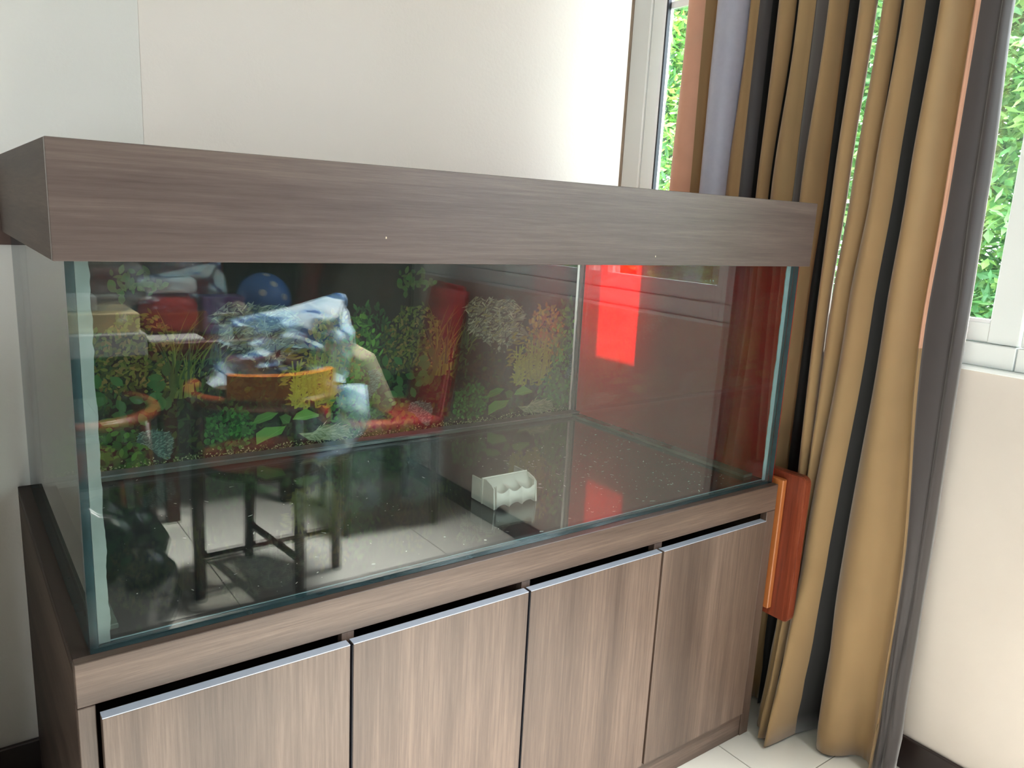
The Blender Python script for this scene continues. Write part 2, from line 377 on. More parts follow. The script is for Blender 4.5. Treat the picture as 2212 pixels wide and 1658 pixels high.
# ------------------------------------------------------------------ cabinet
CX0, CX1 = -0.022, 1.502; CYF = -0.017; CYB = WY-0.003
cab = thing('aquarium_cabinet', (0.74, 0.38, FLOOR), 'long dark brown wood laminate cabinet with four doors under the glass aquarium', 'cabinet')
bobox('cabinet_top', (CX0, CX1, CYF+0.0185, CYB, -0.02, -0.001), M['top'], cab, 0.001, 1)
bobox('front_rail', (CX0, CX1, CYF, CYF+0.018, -0.065, 0.0), M['rail'], cab, 0.001, 1)
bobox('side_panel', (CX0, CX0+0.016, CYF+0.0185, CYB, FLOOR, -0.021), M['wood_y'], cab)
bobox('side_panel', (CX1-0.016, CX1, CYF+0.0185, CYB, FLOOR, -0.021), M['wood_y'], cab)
bobox('left_stile', (CX0, 0.0, CYF, CYF+0.018, FLOOR, -0.066), M['stile'], cab, 0.001, 1)
bobox('right_stile', (1.470, CX1, CYF, CYF+0.018, FLOOR, -0.066), M['stile'], cab, 0.001, 1)
for a, b in ((0.358, 0.379), (0.722, 0.742), (1.079, 1.103)):
    bobox('door_post', (a, b, CYF+0.002, CYF+0.018, -0.60, -0.066), M['stile'], cab)
bobox('plinth', (0.001, 1.469, CYF+0.003, CYF+0.02, FLOOR, -0.592), M['rail'], cab, 0.001, 1)
bobox('back_panel', (CX0+0.017, CX1-0.017, CYB-0.012, CYB, FLOOR, -0.021), M['carcass'], cab)
bobox('partition', (0.722, 0.738, 0.002, CYB-0.013, FLOOR, -0.021), M['carcass'], cab)
bobox('shelf_board', (CX0+0.017, 0.7215, 0.03, CYB-0.013, -0.31, -0.295), M['carcass'], cab)
bobox('shelf_board', (0.7385, CX1-0.017, 0.03, CYB-0.013, -0.31, -0.295), M['carcass'], cab)
bobox('bottom_board', (CX0+0.017, CX1-0.017, 0.004, CYB-0.013, -0.60, -0.585), M['carcass'], cab)
for k, (a, b) in enumerate(((0.0045, 0.3635), (0.3695, 0.7245), (0.7305, 1.0835), (1.0905, 1.4435))):
    d = bobox('cabinet_door', (a, b, -0.0355, -0.0185, -0.6, -0.0785), M['door'], cab, 0.0006, 1)
    bobox('edge_strip', (a, b, -0.0355, -0.0185, -0.0785, -0.0772), M['strip'], d)
    if k in (1, 2):
        # dark band along the meeting door sides
        bobox('edge_band', ((a-0.0012) if k == 1 else (a-0.001), a, -0.034, -0.019, -0.598, -0.080), M['gasket'], d)

# ------------------------------------------------------------------ tank
L, D, TT, HT = 1.5, 0.757, 0.012, 0.56
tank = thing('aquarium', (0.75, 0.38, 0), 'large empty rectangular glass aquarium on the brown cabinet', 'aquarium')
def pane(name, dims, axis, mat='glass', emat='edge', parent=None):
    bm = bmesh.new(); v, fs = box(bm, *dims); bmesh.ops.recalc_face_normals(bm, faces=bm.faces)
    for f in bm.faces: f.material_index = 0 if abs(f.normal[axis]) > 0.5 else 1
    return link(name, bm, None, parent or tank, mats=[M[mat], M[emat]])
pane('front_pane', (0, L, 0, TT, 0.0005, HT), 1)
pane('left_pane', (0, TT, TT+0.0004, D-TT-0.0004, 0.0005, HT), 0)
pane('right_pane', (L-TT, L, TT+0.0004, D-TT-0.0004, 0.0005, HT), 0)
pane('back_pane', (0, L, D-TT, D, 0.0005, HT), 1, 'glass_back')
pane('bottom_pane', (TT+0.0004, L-TT-0.0004, TT+0.0004, D-TT-0.0004, 0.0005, 0.003), 2, 'glass_floor')
random.seed(4)
def ragged(name, axis, at, depth, a0, a1, w0, w1, lo, amp, mat, n=70, inv=False, parent=None):
    """silicone strip on a pane: runs from a0..a1 along its length, width lo..lo+w with an irregular edge"""
    bm = bmesh.new(); r0 = []
    for i in range(n+1):
        t = i/n; a = a0 + (a1-a0)*t
        wd = w0 + (w1-w0)*t + amp*(pnoise(Vector((t*14, at*3+lo*7, 1.7))) + 0.6*pnoise(Vector((t*50, 3.1, at))))
        q0, q1 = (lo, lo+wd) if not inv else (lo, lo-wd)
        row = []
        for q in (q0, q1):
            for dd in (0, depth):
                if axis == 'v_front': p = (q, at+dd, a)     # vertical strip on front pane
                elif axis == 'v_back': p = (q, at-dd, a)
                elif axis == 'h_front': p = (a, at+dd, q)
                row.append(bm.verts.new(p))
        r0.append(row)
    for p, q in zip(r0, r0[1:]):
        for i, j in ((0, 1), (1, 3), (3, 2), (2, 0)): bm.faces.new((p[i], p[j], q[j], q[i]))
    bm.faces.new([r0[0][i] for i in (0, 1, 3, 2)]); bm.faces.new([r0[-1][i] for i in (0, 1, 3, 2)])
    bmesh.ops.recalc_face_normals(bm, faces=bm.faces)
    return link(name, bm, mat, parent or tank)
ragged('silicone_seam', 'v_front', TT+0.0005, 0.002, 0.004, HT-0.01, 0.0150, 0.0160, 0.0125, 0.0022, M['silicone'], n=160)
ragged('silicone_bead', 'v_front', TT+0.003, 0.003, 0.004, HT-0.01, 0.006, 0.006, 0.017, 0.002, M['silicone'], n=160)
ragged('silicone_seam', 'v_front', TT+0.0005, 0.002, 0.004, HT-0.01, 0.012, 0.014, L-0.0125, 0.003, M['edge_light'], inv=True)
ragged('silicone_seam', 'v_back', D-TT-0.0005, 0.006, 0.016, HT-0.01, 0.010, 0.012, L-0.0125, 0.002, M['silicone'], inv=True)
ragged('silicone_seam', 'v_back', D-TT-0.0005, 0.006, 0.016, HT-0.01, 0.008, 0.008, 0.0125, 0.002, M['silicone'])
ragged('silicone_seam', 'h_front', TT+0.0005, 0.004, 0.013, L-0.013, 0.003, 0.003, 0.0032, 0.0008, M['edge'])
ragged('silicone_seam', 'h_front', TT+0.0010, 0.002, 0.013, L-0.013, 0.001, 0.001, 0.0068, 0.0006, M['edge_light'])
# glass bracing strips round the foot of the panes
bobox('bracing_strip', (0.014, L-0.014, D-TT-0.034, D-TT-0.001, 0.0032, 0.013), M['brace'], tank, 0.001, 1)
bobox('bracing_strip', (L-TT-0.034, L-TT-0.001, 0.05, D-TT-0.036, 0.0032, 0.011), M['brace'], tank, 0.001, 1)
bobox('bracing_strip', (TT+0.001, TT+0.032, 0.05, D-TT-0.036, 0.0032, 0.011), M['brace'], tank, 0.001, 1)
ragged('silicone_seam', 'h_front', D-TT-0.035, 0.0345, 0.013, L-0.013, 0.004, 0.0025, 0.0132, 0.0012, M['silicone'])
# pads under the tank
tag(bobox('aquarium_base_sheet', (0.003, L-0.003, 0.003, D, 0.0, 0.0004), M['gasket'], tank), 'thin black sheet under the glass')

# red film on the outside of the right pane
rf = bobox('red_film', (L+0.0005, L+0.0016, 0.0, D-0.001, 0.001, HT-0.005), M['red'])
tag(rf, 'bright red translucent sheet covering the right end of the aquarium', 'sheet')

# ------------------------------------------------------------------ printed background behind the tank
def poster():
    random.seed(11)
    P = 0.69; ZT = 0.50
    verts, faces, cols = [], [], []
    st = {'y': 0.0}
    def poly(pts, col, step=1.0):
        st['y'] += 4e-7*step
        b = len(verts)
        for (a, z) in pts: verts.append((a, -st['y'], z))
        faces.append(list(range(b, b+len(pts)))); kk = 1.75 if len(cols) > 5 else 0.6; cols.append((min(1, col[0]*kk), min(1, col[1]*kk), min(1, col[2]*kk), 1))
    def both(pts, col, lo=0.016, hi=1.484):
        for k in (-1, 0, 1):
            q = [(a + k*P, z) for a, z in pts]
            if max(a for a, z in q) < lo or min(a for a, z in q) > hi: continue
            poly([(min(hi, max(lo, a)), min(ZT, max(0.004, z))) for a, z in q], col)
    def leaf(x, z, ln, wd, ang, col):
        c, s = math.cos(ang), math.sin(ang); q = []
        for t, u in ((0, 0), (0.25, 0.8), (0.55, 1.0), (0.8, 0.6), (1, 0), (0.8, -0.6), (0.55, -1), (0.25, -0.8)):
            a, b = t*ln, u*wd*0.5
            q.append((x + a*c - b*s, z + a*s + b*c))
        both(q, col)
    def V(c, j=0.25):
        k = 1 + random.uniform(-j, j); return (c[0]*k, c[1]*k, c[2]*k, 1)
    S = srgb
    # backdrop, dark water above, undergrowth below
    bands = [(0.50, S(18, 28, 27)), (0.40, S(16, 26, 24)), (0.30, S(18, 32, 24)), (0.2, S(14, 26, 18)), (0.1, S(12, 22, 14)), (0.004, S(26, 40, 24))]
    for (z1, c1), (z0, c0) in zip(bands, bands[1:]):
        poly([(0.016, z0), (1.484, z0), (1.484, z1), (0.016, z1)], c1)
    # soft dark-green mass
    for i in range(1500):
        x = random.uniform(0.75, 1.44); z = random.uniform(0.01, 0.30)
        zl = .24 + .07*math.sin(x*17) + .03*math.sin(x*41)
        if z > zl: continue
        leaf(x, z, random.uniform(.012, .03), random.uniform(.006, .014), random.gauss(1.4, 1.0), V(random.choice([S(22, 46, 24), S(30, 56, 28), S(18, 36, 22), S(44, 62, 26), S(14, 26, 16)]), .4))
    # green bush left, creepers, wide bushes
    def bush(x0, x1, z0, z1, n, ln, wd, cs, up=True, j=.3):
        for i in range(n):
            x = random.uniform(x0, x1); z = random.uniform(z0, z1)
            u = (x-(x0+x1)/2)/((x1-x0)/2)
            if (z-z0)/(z1-z0) > 1.05-0.45*u*u: continue
            leaf(x, z, ln*random.uniform(.6, 1.3), wd*random.uniform(.6, 1.3), random.gauss(1.57, .9) if up else random.uniform(0, 6.28), V(random.choice(cs), j))
    bush(0.70, 0.86, 0.15, 0.36, 420, .018, .007, [S(34, 70, 38), S(46, 84, 44), S(24, 54, 34)])
    bush(0.82, 1.00, 0.18, 0.36, 520, .015, .007, [S(70, 82, 32), S(88, 98, 44), S(50, 66, 28), S(104, 92, 50)], False)
    bush(0.85, 0.97, 0.40, 0.45, 45, .020, .012, [S(48, 80, 36), S(62, 82, 42)], False)
    # long grass blades
    for i in range(46):
        bx = random.uniform(0.97, 1.10); bz = random.uniform(0.14, 0.22); h = random.uniform(.08, .2); lean = random.uniform(-.05, .13)
        col = V(random.choice([S(58, 82, 40), S(88, 104, 46), S(44, 66, 44)])); wd = random.uniform(.004, .009)
        l, r = [], []
        for k in range(6):
            t = k/5; xx = bx + lean*t*t; zz = bz + h*t - .03*t*t*abs(lean)*8
            ww = wd*(1-t)**0.6; l.append((xx-ww/2, zz)); r.append((xx+ww/2, zz))
        both(l + r[::-1], col)
    # the tall rock
    rock = [[1.075, .353], [1.111, .382], [1.138, .371], [1.181, .372], [1.245, .369], [1.294, .325], [1.277, .295], [1.308, .26], [1.262, .247], [1.235, .229], [1.223, .208], [1.181, .225], [1.139, .257], [1.082, .292], [1.089, .324]]
    both(rock, S(98, 110, 90))
    def inside(x, z, pl):
        c = False
        for i in range(len(pl)):
            (x1, y1), (x2, y2) = pl[i], pl[i-1]
            if (y1 > z) != (y2 > z) and x < (x2-x1)*(z-y1)/(y2-y1)+x1: c = not c
        return c
    for i in range(900):
        x = random.uniform(1.07, 1.31); z = random.uniform(.205, .385)
        if not inside(x, z, rock): continue
        ln = random.uniform(.008, .034); a = random.gauss(0.35 - (x-1.18)*1.4, .6); wd = random.uniform(.0012, .0055)
        leaf(x-ln*.5*math.cos(a), z-ln*.5*math.sin(a), ln, wd, a, V(random.choice([S(126, 138, 118), S(148, 156, 132), S(40, 50, 40), S(60, 72, 58), S(30, 38, 32), S(110, 118, 76)]), .15))
    # dark roots below rock
    for i in range(240):
        leaf(random.uniform(1.04, 1.26), random.uniform(.10, .24), random.uniform(.015, .03), random.uniform(.005, .012), random.uniform(0, 6.28), V(random.choice([S(24, 30, 18), S(40, 42, 24), S(14, 20, 14)]), .3))
    for i in range(60):
        x = random.uniform(1.22, 1.34); z = random.uniform(.12, .26); leaf(x, z, random.uniform(.02, .035), .006, random.uniform(-.3, .6), V(S(112, 112, 46), .25))
    # yellow bush and stems on the right
    bush(1.30, 1.44, 0.18, 0.345, 520, .018, .009, [S(120, 118, 46), S(96, 104, 42), S(140, 130, 56), S(74, 92, 38), S(116, 92, 44)], False)
    bush(1.40, 1.50, 0.08, 0.33, 360, .020, .009, [S(66, 116, 52), S(84, 136, 60), S(50, 90, 44)])
    for i in range(46):
        bx = random.uniform(1.26, 1.40); bz = random.uniform(.10, .14); h = random.uniform(.05, .12)
        lean = random.uniform(-.02, .03)
        both([(bx-.003, bz), (bx+.003, bz), (bx+.003+lean, bz+h), (bx-.001+lean, bz+h)], V(S(128, 138, 50), .25))
        for k in range(5): leaf(bx+lean*k/5, bz+h*k/5, .016, .006, random.choice([.5, 2.6]) + random.uniform(-.3, .3), V(S(134, 142, 56), .25))
    # small bushes, mid leaves in front
    bush(1.05, 1.16, 0.03, 0.125, 330, .012, .009, [S(40, 92, 40), S(56, 112, 50), S(28, 68, 32)], False)
    bush(0.72, 0.92, 0.0, 0.12, 330, .020, .012, [S(44, 84, 34), S(62, 104, 42), S(34, 70, 34)], False)
    bush(1.36, 1.47, 0.03, 0.14, 260, .016, .009, [S(46, 96, 44), S(64, 118, 52)], False)
    for i in range(26):
        leaf(random.uniform(.80, .98), random.uniform(.10, .22), .034, .020, random.uniform(-.4, 3.5), V(S(52, 92, 50), .25))
    aq = [[.899, .07], [.906, .091], [.938, .093], [.97, .084], [.979, .065], [.976, .051], [.968, .019], [.944, .029], [.923, .057]]
    aq2 = [[.777, .189], [.798, .194], [.817, .179], [.803, .139], [.781, .114], [.767, .118], [.784, .164]]
    for pl in (aq, aq2):
        both(pl, S(48, 76, 72)); xs_ = [p[0] for p in pl]; zs_ = [p[1] for p in pl]
        for i in range(420):
            x = random.uniform(min(xs_), max(xs_)); z = random.uniform(min(zs_), max(zs_))
            if inside(x, z, pl): leaf(x-.004, z, .009, .0022, random.gauss(.3, .5), V(random.choice([S(74, 108, 100), S(40, 66, 62), S(96, 124, 114)]), .12))
    # mossy gravel line at the foot
    for i in range(900):
        x = random.uniform(.72, 1.46); z = random.uniform(.0, .03)*random.random()
        leaf(x, z+.004, random.uniform(.003, .007), .003, random.uniform(0, 6.28), V(random.choice([S(86, 110, 70), S(120, 140, 100), S(60, 84, 50), S(150, 160, 124)]), .2))
    pale = [[1.277, .044], [1.313, .042], [1.342, .057], [1.381, .055], [1.413, .042], [1.419, .023], [1.374, .014], [1.305, .022]]
    both(pale, S(134, 146, 112))
    for i in range(120):
        x = random.uniform(1.28, 1.42); z = random.uniform(.014, .057)
        if inside(x, z, pale): leaf(x-.01, z, .022, .003, random.gauss(0.0, .4), V(random.choice([S(158, 166, 130), S(104, 122, 84)]), .12))
    for pl, c in (([[1.16, .084], [1.172, .102], [1.197, .109], [1.224, .103], [1.207, .089], [1.176, .081]], S(74, 118, 54)),
                  ([[1.169, .028], [1.168, .057], [1.19, .07], [1.243, .067], [1.232, .048], [1.201, .04]], S(92, 140, 66)),
                  ([[1.261, .082], [1.271, .097], [1.295, .107], [1.33, .088], [1.33, .082], [1.292, .077]], S(104, 148, 70)),
                  ([[1.227, .093], [1.243, .099], [1.258, .09], [1.252, .073], [1.236, .073]], S(58, 98, 50))):
        both(pl, c)
        (xa, za), (xb, zb) = pl[0], pl[3]
        both([(xa, za), (xb, zb), (xb, zb+.0012), (xa, za+.0012)], (c[0]*1.5, c[1]*1.4, c[2]*1.5, 1))
    me = bpy.data.meshes.new('poster_print'); me.from_pydata(verts, [], faces)
    ca = me.color_attributes.new('Col', 'FLOAT_COLOR', 'CORNER'); k = 0
    for f, c in zip(faces, cols):
        for _ in f: ca.data[k].color = c; k += 1
    me.materials.append(M['print'])
    return me
pst = thing('background_poster', (0.75, D+0.008, 0), 'printed planted-aquarium picture with rocks and green plants behind the back glass', 'poster')
bobox('backing_sheet', (0.014, 1.486, D+0.0085, D+0.0095, 0.002, 0.501), M['print_back'], pst)
po = bpy.data.objects.new('printed_picture', poster()); C.objects.link(po); po.parent = pst; po.matrix_parent_inverse = Matrix.Translation(pst.location).inverted()
po.location = (0, D+0.0082, 0); po['kind'] = 'stuff'

# ------------------------------------------------------------------ hood
hood = thing('aquarium_hood', (0.75, 0.38, 0.529), 'dark brown wood laminate hood box sitting on top of the aquarium', 'hood')
HX0, HX1, HY0, HZ0, HZ1 = -0.0135, 1.520, -0.0147, 0.529, 0.672
bobox('front_board', (HX0, HX1, HY0, HY0+0.013, HZ0, HZ1), M['wood_x'], hood, 0.0008, 1)
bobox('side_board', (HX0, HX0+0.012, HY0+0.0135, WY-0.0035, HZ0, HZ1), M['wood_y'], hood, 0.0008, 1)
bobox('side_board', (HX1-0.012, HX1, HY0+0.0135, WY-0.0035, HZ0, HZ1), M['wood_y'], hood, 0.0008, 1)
bobox('top_board', (HX0+0.0125, HX1-0.0125, HY0+0.0135, WY-0.0145, HZ1-0.016, HZ1-0.001), M['wood_x'], hood)
bobox('back_board', (-0.03, HX1-0.0125, WY-0.014, WY-0.0028, 0.503, 0.668), M['carcass'], hood)
# little pale scuffs
for x, z in ((0.425, 0.566), (1.005, 0.545)):
    bobox('scuff', (x, x+0.0018, HY0-0.0002, HY0, z, z+0.003), M['beige'], hood)

# ------------------------------------------------------------------ the small plastic box on the tank floor
def feeder():
    root = thing('plastic_box', (0.83, 0.21, 0.0032), 'small cream plastic box with scalloped front pocket standing on the aquarium floor', 'box')
    x0, x1, zf, H = 0.781, 0.897, 0.0034, 0.060
    # rear shell: shallow tray with two wings
    bm = bmesh.new()
    box(bm, x0, x1, 0.2155, 0.220, zf, H)
    box(bm, x0, x0+0.004, 0.220, 0.256, zf, H*0.93); box(bm, x1-0.004, x1, 0.220, 0.256, zf, H)
    box(bm, x0+0.0041, x1-0.0041, 0.220, 0.256, zf, zf+0.003)
    bmesh.ops.recalc_face_normals(bm, faces=bm.faces)
    o = link('rear_shell', bm, M['plastic'], root)
    md = o.modifiers.new('b', 'BEVEL'); md.width = 0.0015; md.segments = 2
    # flange between the shells
    bobox('flange', (x0-0.002, x1+0.002, 0.2125, 0.2153, zf, H+0.002), M['plastic'], root, 0.001, 2)
    # front shell with pocket
    bm = bmesh.new(); n = 48
    def sc_(u): return abs(math.sin(3*math.pi*u))
    y0, yb = 0.172, 0.2123
    fx = lambda u, e: (x0 + 0.001 + e*0.006) + (x1-x0-0.002 - 2*e*0.006)*u
    cols_ = []
    for i in range(n+1):
        u = i/n
        lip = 0.0445 - 0.0085*sc_(u) + (0.010 if u > 0.985 or u < 0.015 else 0)
        bot = zf + 0.008*sc_(u)**0.6
        col = []
        col.append(bm.verts.new((fx(u, 0), yb, H)))                      # back top
        col.append(bm.verts.new((fx(u, 0), yb-0.006, H-0.001)))
        col.append(bm.verts.new((fx(u, .5), yb-0.014 - 0.008*sc_(u), H-0.009-0.006*sc_(u))))  # slope of scoops
        col.append(bm.verts.new((fx(u, 1), y0+0.004, lip-0.004)))
        col.append(bm.verts.new((fx(u, 1), y0+0.002, lip)))              # lip
        col.append(bm.verts.new((fx(u, 1), y0+0.0003, lip-0.001)))
        col.append(bm.verts.new((fx(u, 1), y0-0.002, (lip+bot)/2)))
        col.append(bm.verts.new((fx(u, 1), y0-0.003, bot)))
        col.append(bm.verts.new((fx(u, .3), yb, bot)))
        cols_.append(col)
    for a, b in zip(cols_, cols_[1:]):
        for k in range(8): bm.faces.new((a[k], b[k], b[k+1], a[k+1]))
    for c in (cols_[0], cols_[-1]): bm.faces.new(c)
    bmesh.ops.recalc_face_normals(bm, faces=bm.faces)
    o = link('front_shell', bm, M['plastic'], root)
    for p in o.data.polygons: p.use_smooth = len(p.vertices) == 4
    # raised side cheeks of the pocket
    for xa in (x0+0.001, x1-0.004):
        bm = bmesh.new()
        pts = [(yb, zf), (yb, H), (yb-0.010, H), (y0+0.010, H-0.006), (y0+0.002, 0.048), (y0-0.002, zf)]
        va = [bm.verts.new((xa, y, z)) for y, z in pts]; vb = [bm.verts.new((xa+0.003, y, z)) for y, z in pts]
        bm.faces.new(va); bm.faces.new(vb[::-1])
        for k in range(len(pts)): bm.faces.new((va[k], va[k-1], vb[k-1], vb[k]))
        bmesh.ops.recalc_face_normals(bm, faces=bm.faces)
        link('cheek', bm, M['plastic'], root)
    return root
fd = feeder()

# debris on the tank floor
random.seed(21)
bm = bmesh.new()
for i in range(480):
    x, y = random.uniform(.06, 1.44), random.uniform(.04, .70)
    if random.random() < .55: x, y = random.uniform(.95, 1.44), random.uniform(.04, .5)
    s = random.choice([.0008, .001, .0013, .0019]); a = random.uniform(0, 6.28); st_ = random.choice([1, 1, 2.5, 5])
    if 0.75 < x < 0.92 and 0.15 < y < 0.27: continue
    n = random.randint(3, 5); vs = []
    for k in range(n):
        t = 2*math.pi*k/n; px, py = math.cos(t)*s*st_*random.uniform(.5, 1), math.sin(t)*s*random.uniform(.5, 1)
        vs.append(bm.verts.new((x + px*math.cos(a)-py*math.sin(a), y + px*math.sin(a)+py*math.cos(a), .0034)))
    bm.faces.new(vs)
for (x, y, s) in ((0.955, 0.33, .0045), (0.972, .255, .0045), (0.68, .05, .004), (0.45, .06, .004), (.62, .10, .003), (1.05, .40, .003), (.80, .03, .005)):
    vs = [bm.verts.new((x + s*math.cos(t)*random.uniform(.5, 1.2), y + s*math.sin(t)*random.uniform(.4, 1), .0036)) for t in [k*math.pi/3.5 for k in range(7)]]
    bm.faces.new(vs)
o = link('debris', bm, M['flake']); tag(o, 'scattered white flakes and crumbs on the aquarium floor', 'debris', kind='stuff')

# ------------------------------------------------------------------ folding stool between cabinet and curtain
st = thing('folding_stool', (1.53, 0.0, FLOOR), 'reddish wooden folded stool wedged between the cabinet side and the curtain', 'stool')
def seat_board():
    bm = bmesh.new(); y0, y1, z0, z1, r = -0.078, 0.22, -0.352, 0.030, 0.018; pts = []
    for cy, cz, a0 in ((y0+r, z0+r, 180), (y1-r, z0+r, 270), (y1-r, z1-r, 0), (y0+r, z1-r, 90)):
        for k in range(6): a = R(a0 + 18*k); pts.append((cy + r*math.cos(a), cz + r*math.sin(a)))
    # lean: far edge further from the cabinet
    f = lambda y, off: 1.524 + off + 0.0
    va = [bm.verts.new((f(y, 0), y, z)) for y, z in pts]; vb = [bm.verts.new((f(y, .022), y, z)) for y, z in pts]
    bm.faces.new(va); bm.faces.new(vb[::-1])
    for k in range(len(pts)): bm.faces.new((va[k], va[k-1], vb[k-1], vb[k]))
    bmesh.ops.recalc_face_normals(bm, faces=bm.faces)
    bmesh.ops.bevel(bm, geom=[e for e in bm.edges if abs(e.verts[0].co.x-e.verts[1].co.x) < 1e-5], offset=.002, segments=2, affect='EDGES')
    return link('seat_board', bm, M['board'], st)
seat_board()
bobox('seat_batten', (1.508, 1.5235, -0.026, 0.21, -0.33, 0.012), M['board_l'], st, 0.002, 1)
for y in (0.04, 0.17):
    tubeobj('leg', [(1.516, y+0.01, FLOOR), (1.516, y+0.01, -0.335)], 0.0075, M['board'], st)
tubeobj('stretcher', [(1.516, 0.05, -0.55), (1.516, 0.18, -0.55)], 0.006, M['board'], st)

# ------------------------------------------------------------------ curtains
ZR = [1.72, 1.10, 0.72, 0.43, -0.22, -0.676]
CP = [  # fold edges: Y at each height, X at top..-0.22, foot (X, Y)
 ([.509, .509, .52, .52, .52], 1.60, (1.60, .52)), ([.458, .458, .454, .454, .454], 1.61, (1.61, .455)), ([.426]*5, 1.62, (1.62, .426)), ([.352]*5, 1.63, (1.63, .352)),
 ([.343, .343, .365, .365, .365], 1.66, (1.66, .36)), ([.32]*5, 1.66, (1.66, .32)), ([.295]*5, 1.68, (1.68, .295)), ([.263]*5, 1.67, (1.67, .263)),
 ([.209, .209, .226, .226, .226], 1.66, (1.66, .226)), ([.188, .188, .21, .21, .21], 1.65, (1.65, .20)), ([.153]*5, 1.66, (1.65, .15)), ([.101, .101, .119, .119, .119], 1.65, (1.65, .11)),
 ([.071, .071, .078, .078, .078], 1.65, (1.63, .075)), ([.056, .056, .054, .061, .06], 1.65, (1.62, .04)), ([.012, .012, .018, .016, .006], 1.63, (1.60, -.005)), ([-.034, -.034, -.024, -.017, -.029], 1.62, (1.547, -.034)),
 ([-.050, -.050, -.034, -.022, -.031], 1.62, (1.535, -.046)), ([-.089, -.089, -.083, -.065, -.036], 1.62, (1.518, -.066)), ([-.10, -.10, -.084, -.066, -.038], 1.62, (1.508, -.082)), ([-.142, -.142, -.136, -.126, -.103], 1.62, (1.598, -.097)),
 ([-.173, -.173, -.162, -.153, -.136], 1.63, (1.600, -.156)), ([-.207, -.207, -.207, -.204, -.227], 1.63, (1.648, -.225)), ([-.234, -.234, -.234, -.229, -.275], 1.65, (1.636, -.284)), ([-.243, -.243, -.242, -.236, -.278], 1.65, (1.636, -.287)),
 ([-.28, -.28, -.283, -.292, -.302], 1.66, (1.637, -.306)), ([-.296, -.296, -.308, -.312, -.319], 1.68, (1.652, -.335))]
# per strip: material index, X bulge (negative = towards the room), sideways slack
G, K, S_, GL, K2 = 0, 1, 2, 3, 4  # K carries shade in its colour; S_ and the last two carry light
ST = [(GL, -.022), (G, .020), (S_, -.026), (S_, .012), (G, -.02), (K2, -.008), (K, .05), (G, -.028), (K, .045), (G, -.028), (K2, -.006), (G, -.028), (G, .02), (K, .07), (G, -.03), (K, .05),
      (G, -.028), (K, .06), (G, -.034), (K, .075), (G, -.03), (G, .02), (GL, -.008), (K2, -.004), (K2, -.014)]
def curtain(i0, i1, label, group, top_open=0.0):
    root_rows = []
    NS, NZ = 8, 46
    bm = bmesh.new(); grid = []
    for r in range(NZ+1):
        z = ZR[0] + (ZR[-1]-ZR[0])*r/NZ
        # locate row
        for k in range(5):
            if z >= ZR[k+1] - 1e-9: break
        t = (ZR[k]-z)/(ZR[k]-ZR[k+1]); t = max(0, min(1, t)); ts = t*t*(3-2*t) if k < 4 else t
        pts = []
        for i in range(i0, i1+1):
            Ys, X, foot = CP[i]
            ya = Ys[k]; yb = Ys[k+1] if k < 4 else foot[1]
            xa = X; xb = X if k < 4 else foot[0]
            pts.append((ya+(yb-ya)*ts, xa+(xb-xa)*t))
        row = []
        for s in range(len(pts)-1):
            (y0, x0), (y1, x1) = pts[s], pts[s+1]
            mi, bl = ST[i0+s]
            foot_k = 1.0 + (0.9 if (i0+s) == 18 else 0.0)*(t if k == 4 else 0)
            for q in range(NS + (1 if s == len(pts)-2 else 0)):
                u = q/NS; b = math.sin(math.pi*u)**0.8 * bl*foot_k
                wr_ = 0.0016*pnoise(Vector((u*3+s*2.1, z*4.0, i0))) + 0.0030*pnoise(Vector((s*1.3+u, z*1.4, 3.3)))
                if z < -0.1: wr_ += 0.008*pnoise(Vector((u*2+s*5, z*11+u*5, 7.7)))*min(1, (-0.1-z)*3)
                if z < -0.595: wr_ -= 0.003
                row.append((x0+(x1-x0)*u + b + wr_, y0+(y1-y0)*u, z, mi))
        grid.append(row)
    vs = [[bm.verts.new(p[:3]) for p in row] for row in grid]
    for a, b, ra in zip(vs, vs[1:], grid):
        for k in range(len(a)-1):
            f = bm.faces.new((a[k], b[k], b[k+1], a[k+1])); f.material_index = G if (ra[k][3] == GL and i0 > 5 and ra[k][2] < .38) else ra[k][3]; f.smooth = True
    o = link('curtain', bm, None, None, mats=[M['gold'], M['charcoal'], M['satin_lit'], M['gold_lit'], M['charcoal2']])
    md = o.modifiers.new('thick', 'SOLIDIFY'); md.thickness = 0.0012; md.offset = 0
    tag(o, label, 'curtain', group)
    return o
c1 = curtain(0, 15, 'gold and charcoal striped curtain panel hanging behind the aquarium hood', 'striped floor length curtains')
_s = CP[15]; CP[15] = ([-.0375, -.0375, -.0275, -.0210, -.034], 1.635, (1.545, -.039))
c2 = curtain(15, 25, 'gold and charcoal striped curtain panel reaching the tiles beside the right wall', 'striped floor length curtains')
rod = thing('curtain_rod', (1.66, -0.87, 1.74), 'metal curtain rod above the windows, out of frame', 'rod')
tubeobj('rod_tube', [(1.66, .80, 1.742), (1.66, -4.35, 1.742)], 0.012, M['strip'], rod)
for y in (.66, -1.1, -2.9): bobox('bracket', (1.655, WX, y-.01, y+.01, 1.755, 1.80), M['strip'], rod)

# dark curtain further down the same wall (seen reflected)
bm = bmesh.new(); prev = None
for i in range(121):
    y = -2.12 - 2.23*i/120; x = 1.655 + 0.035*math.sin(i*0.62)
    a, b = bm.verts.new((x, y, -.66)), bm.verts.new((x, y, 1.72))
    if prev: f = bm.faces.new((prev[0], a, b, prev[1])); f.smooth = True
    prev = (a, b)
o = link('curtain', bm, M['dark_curtain']); tag(o, 'plain dark curtain at the far end of the window wall, seen only reflected', 'curtain')

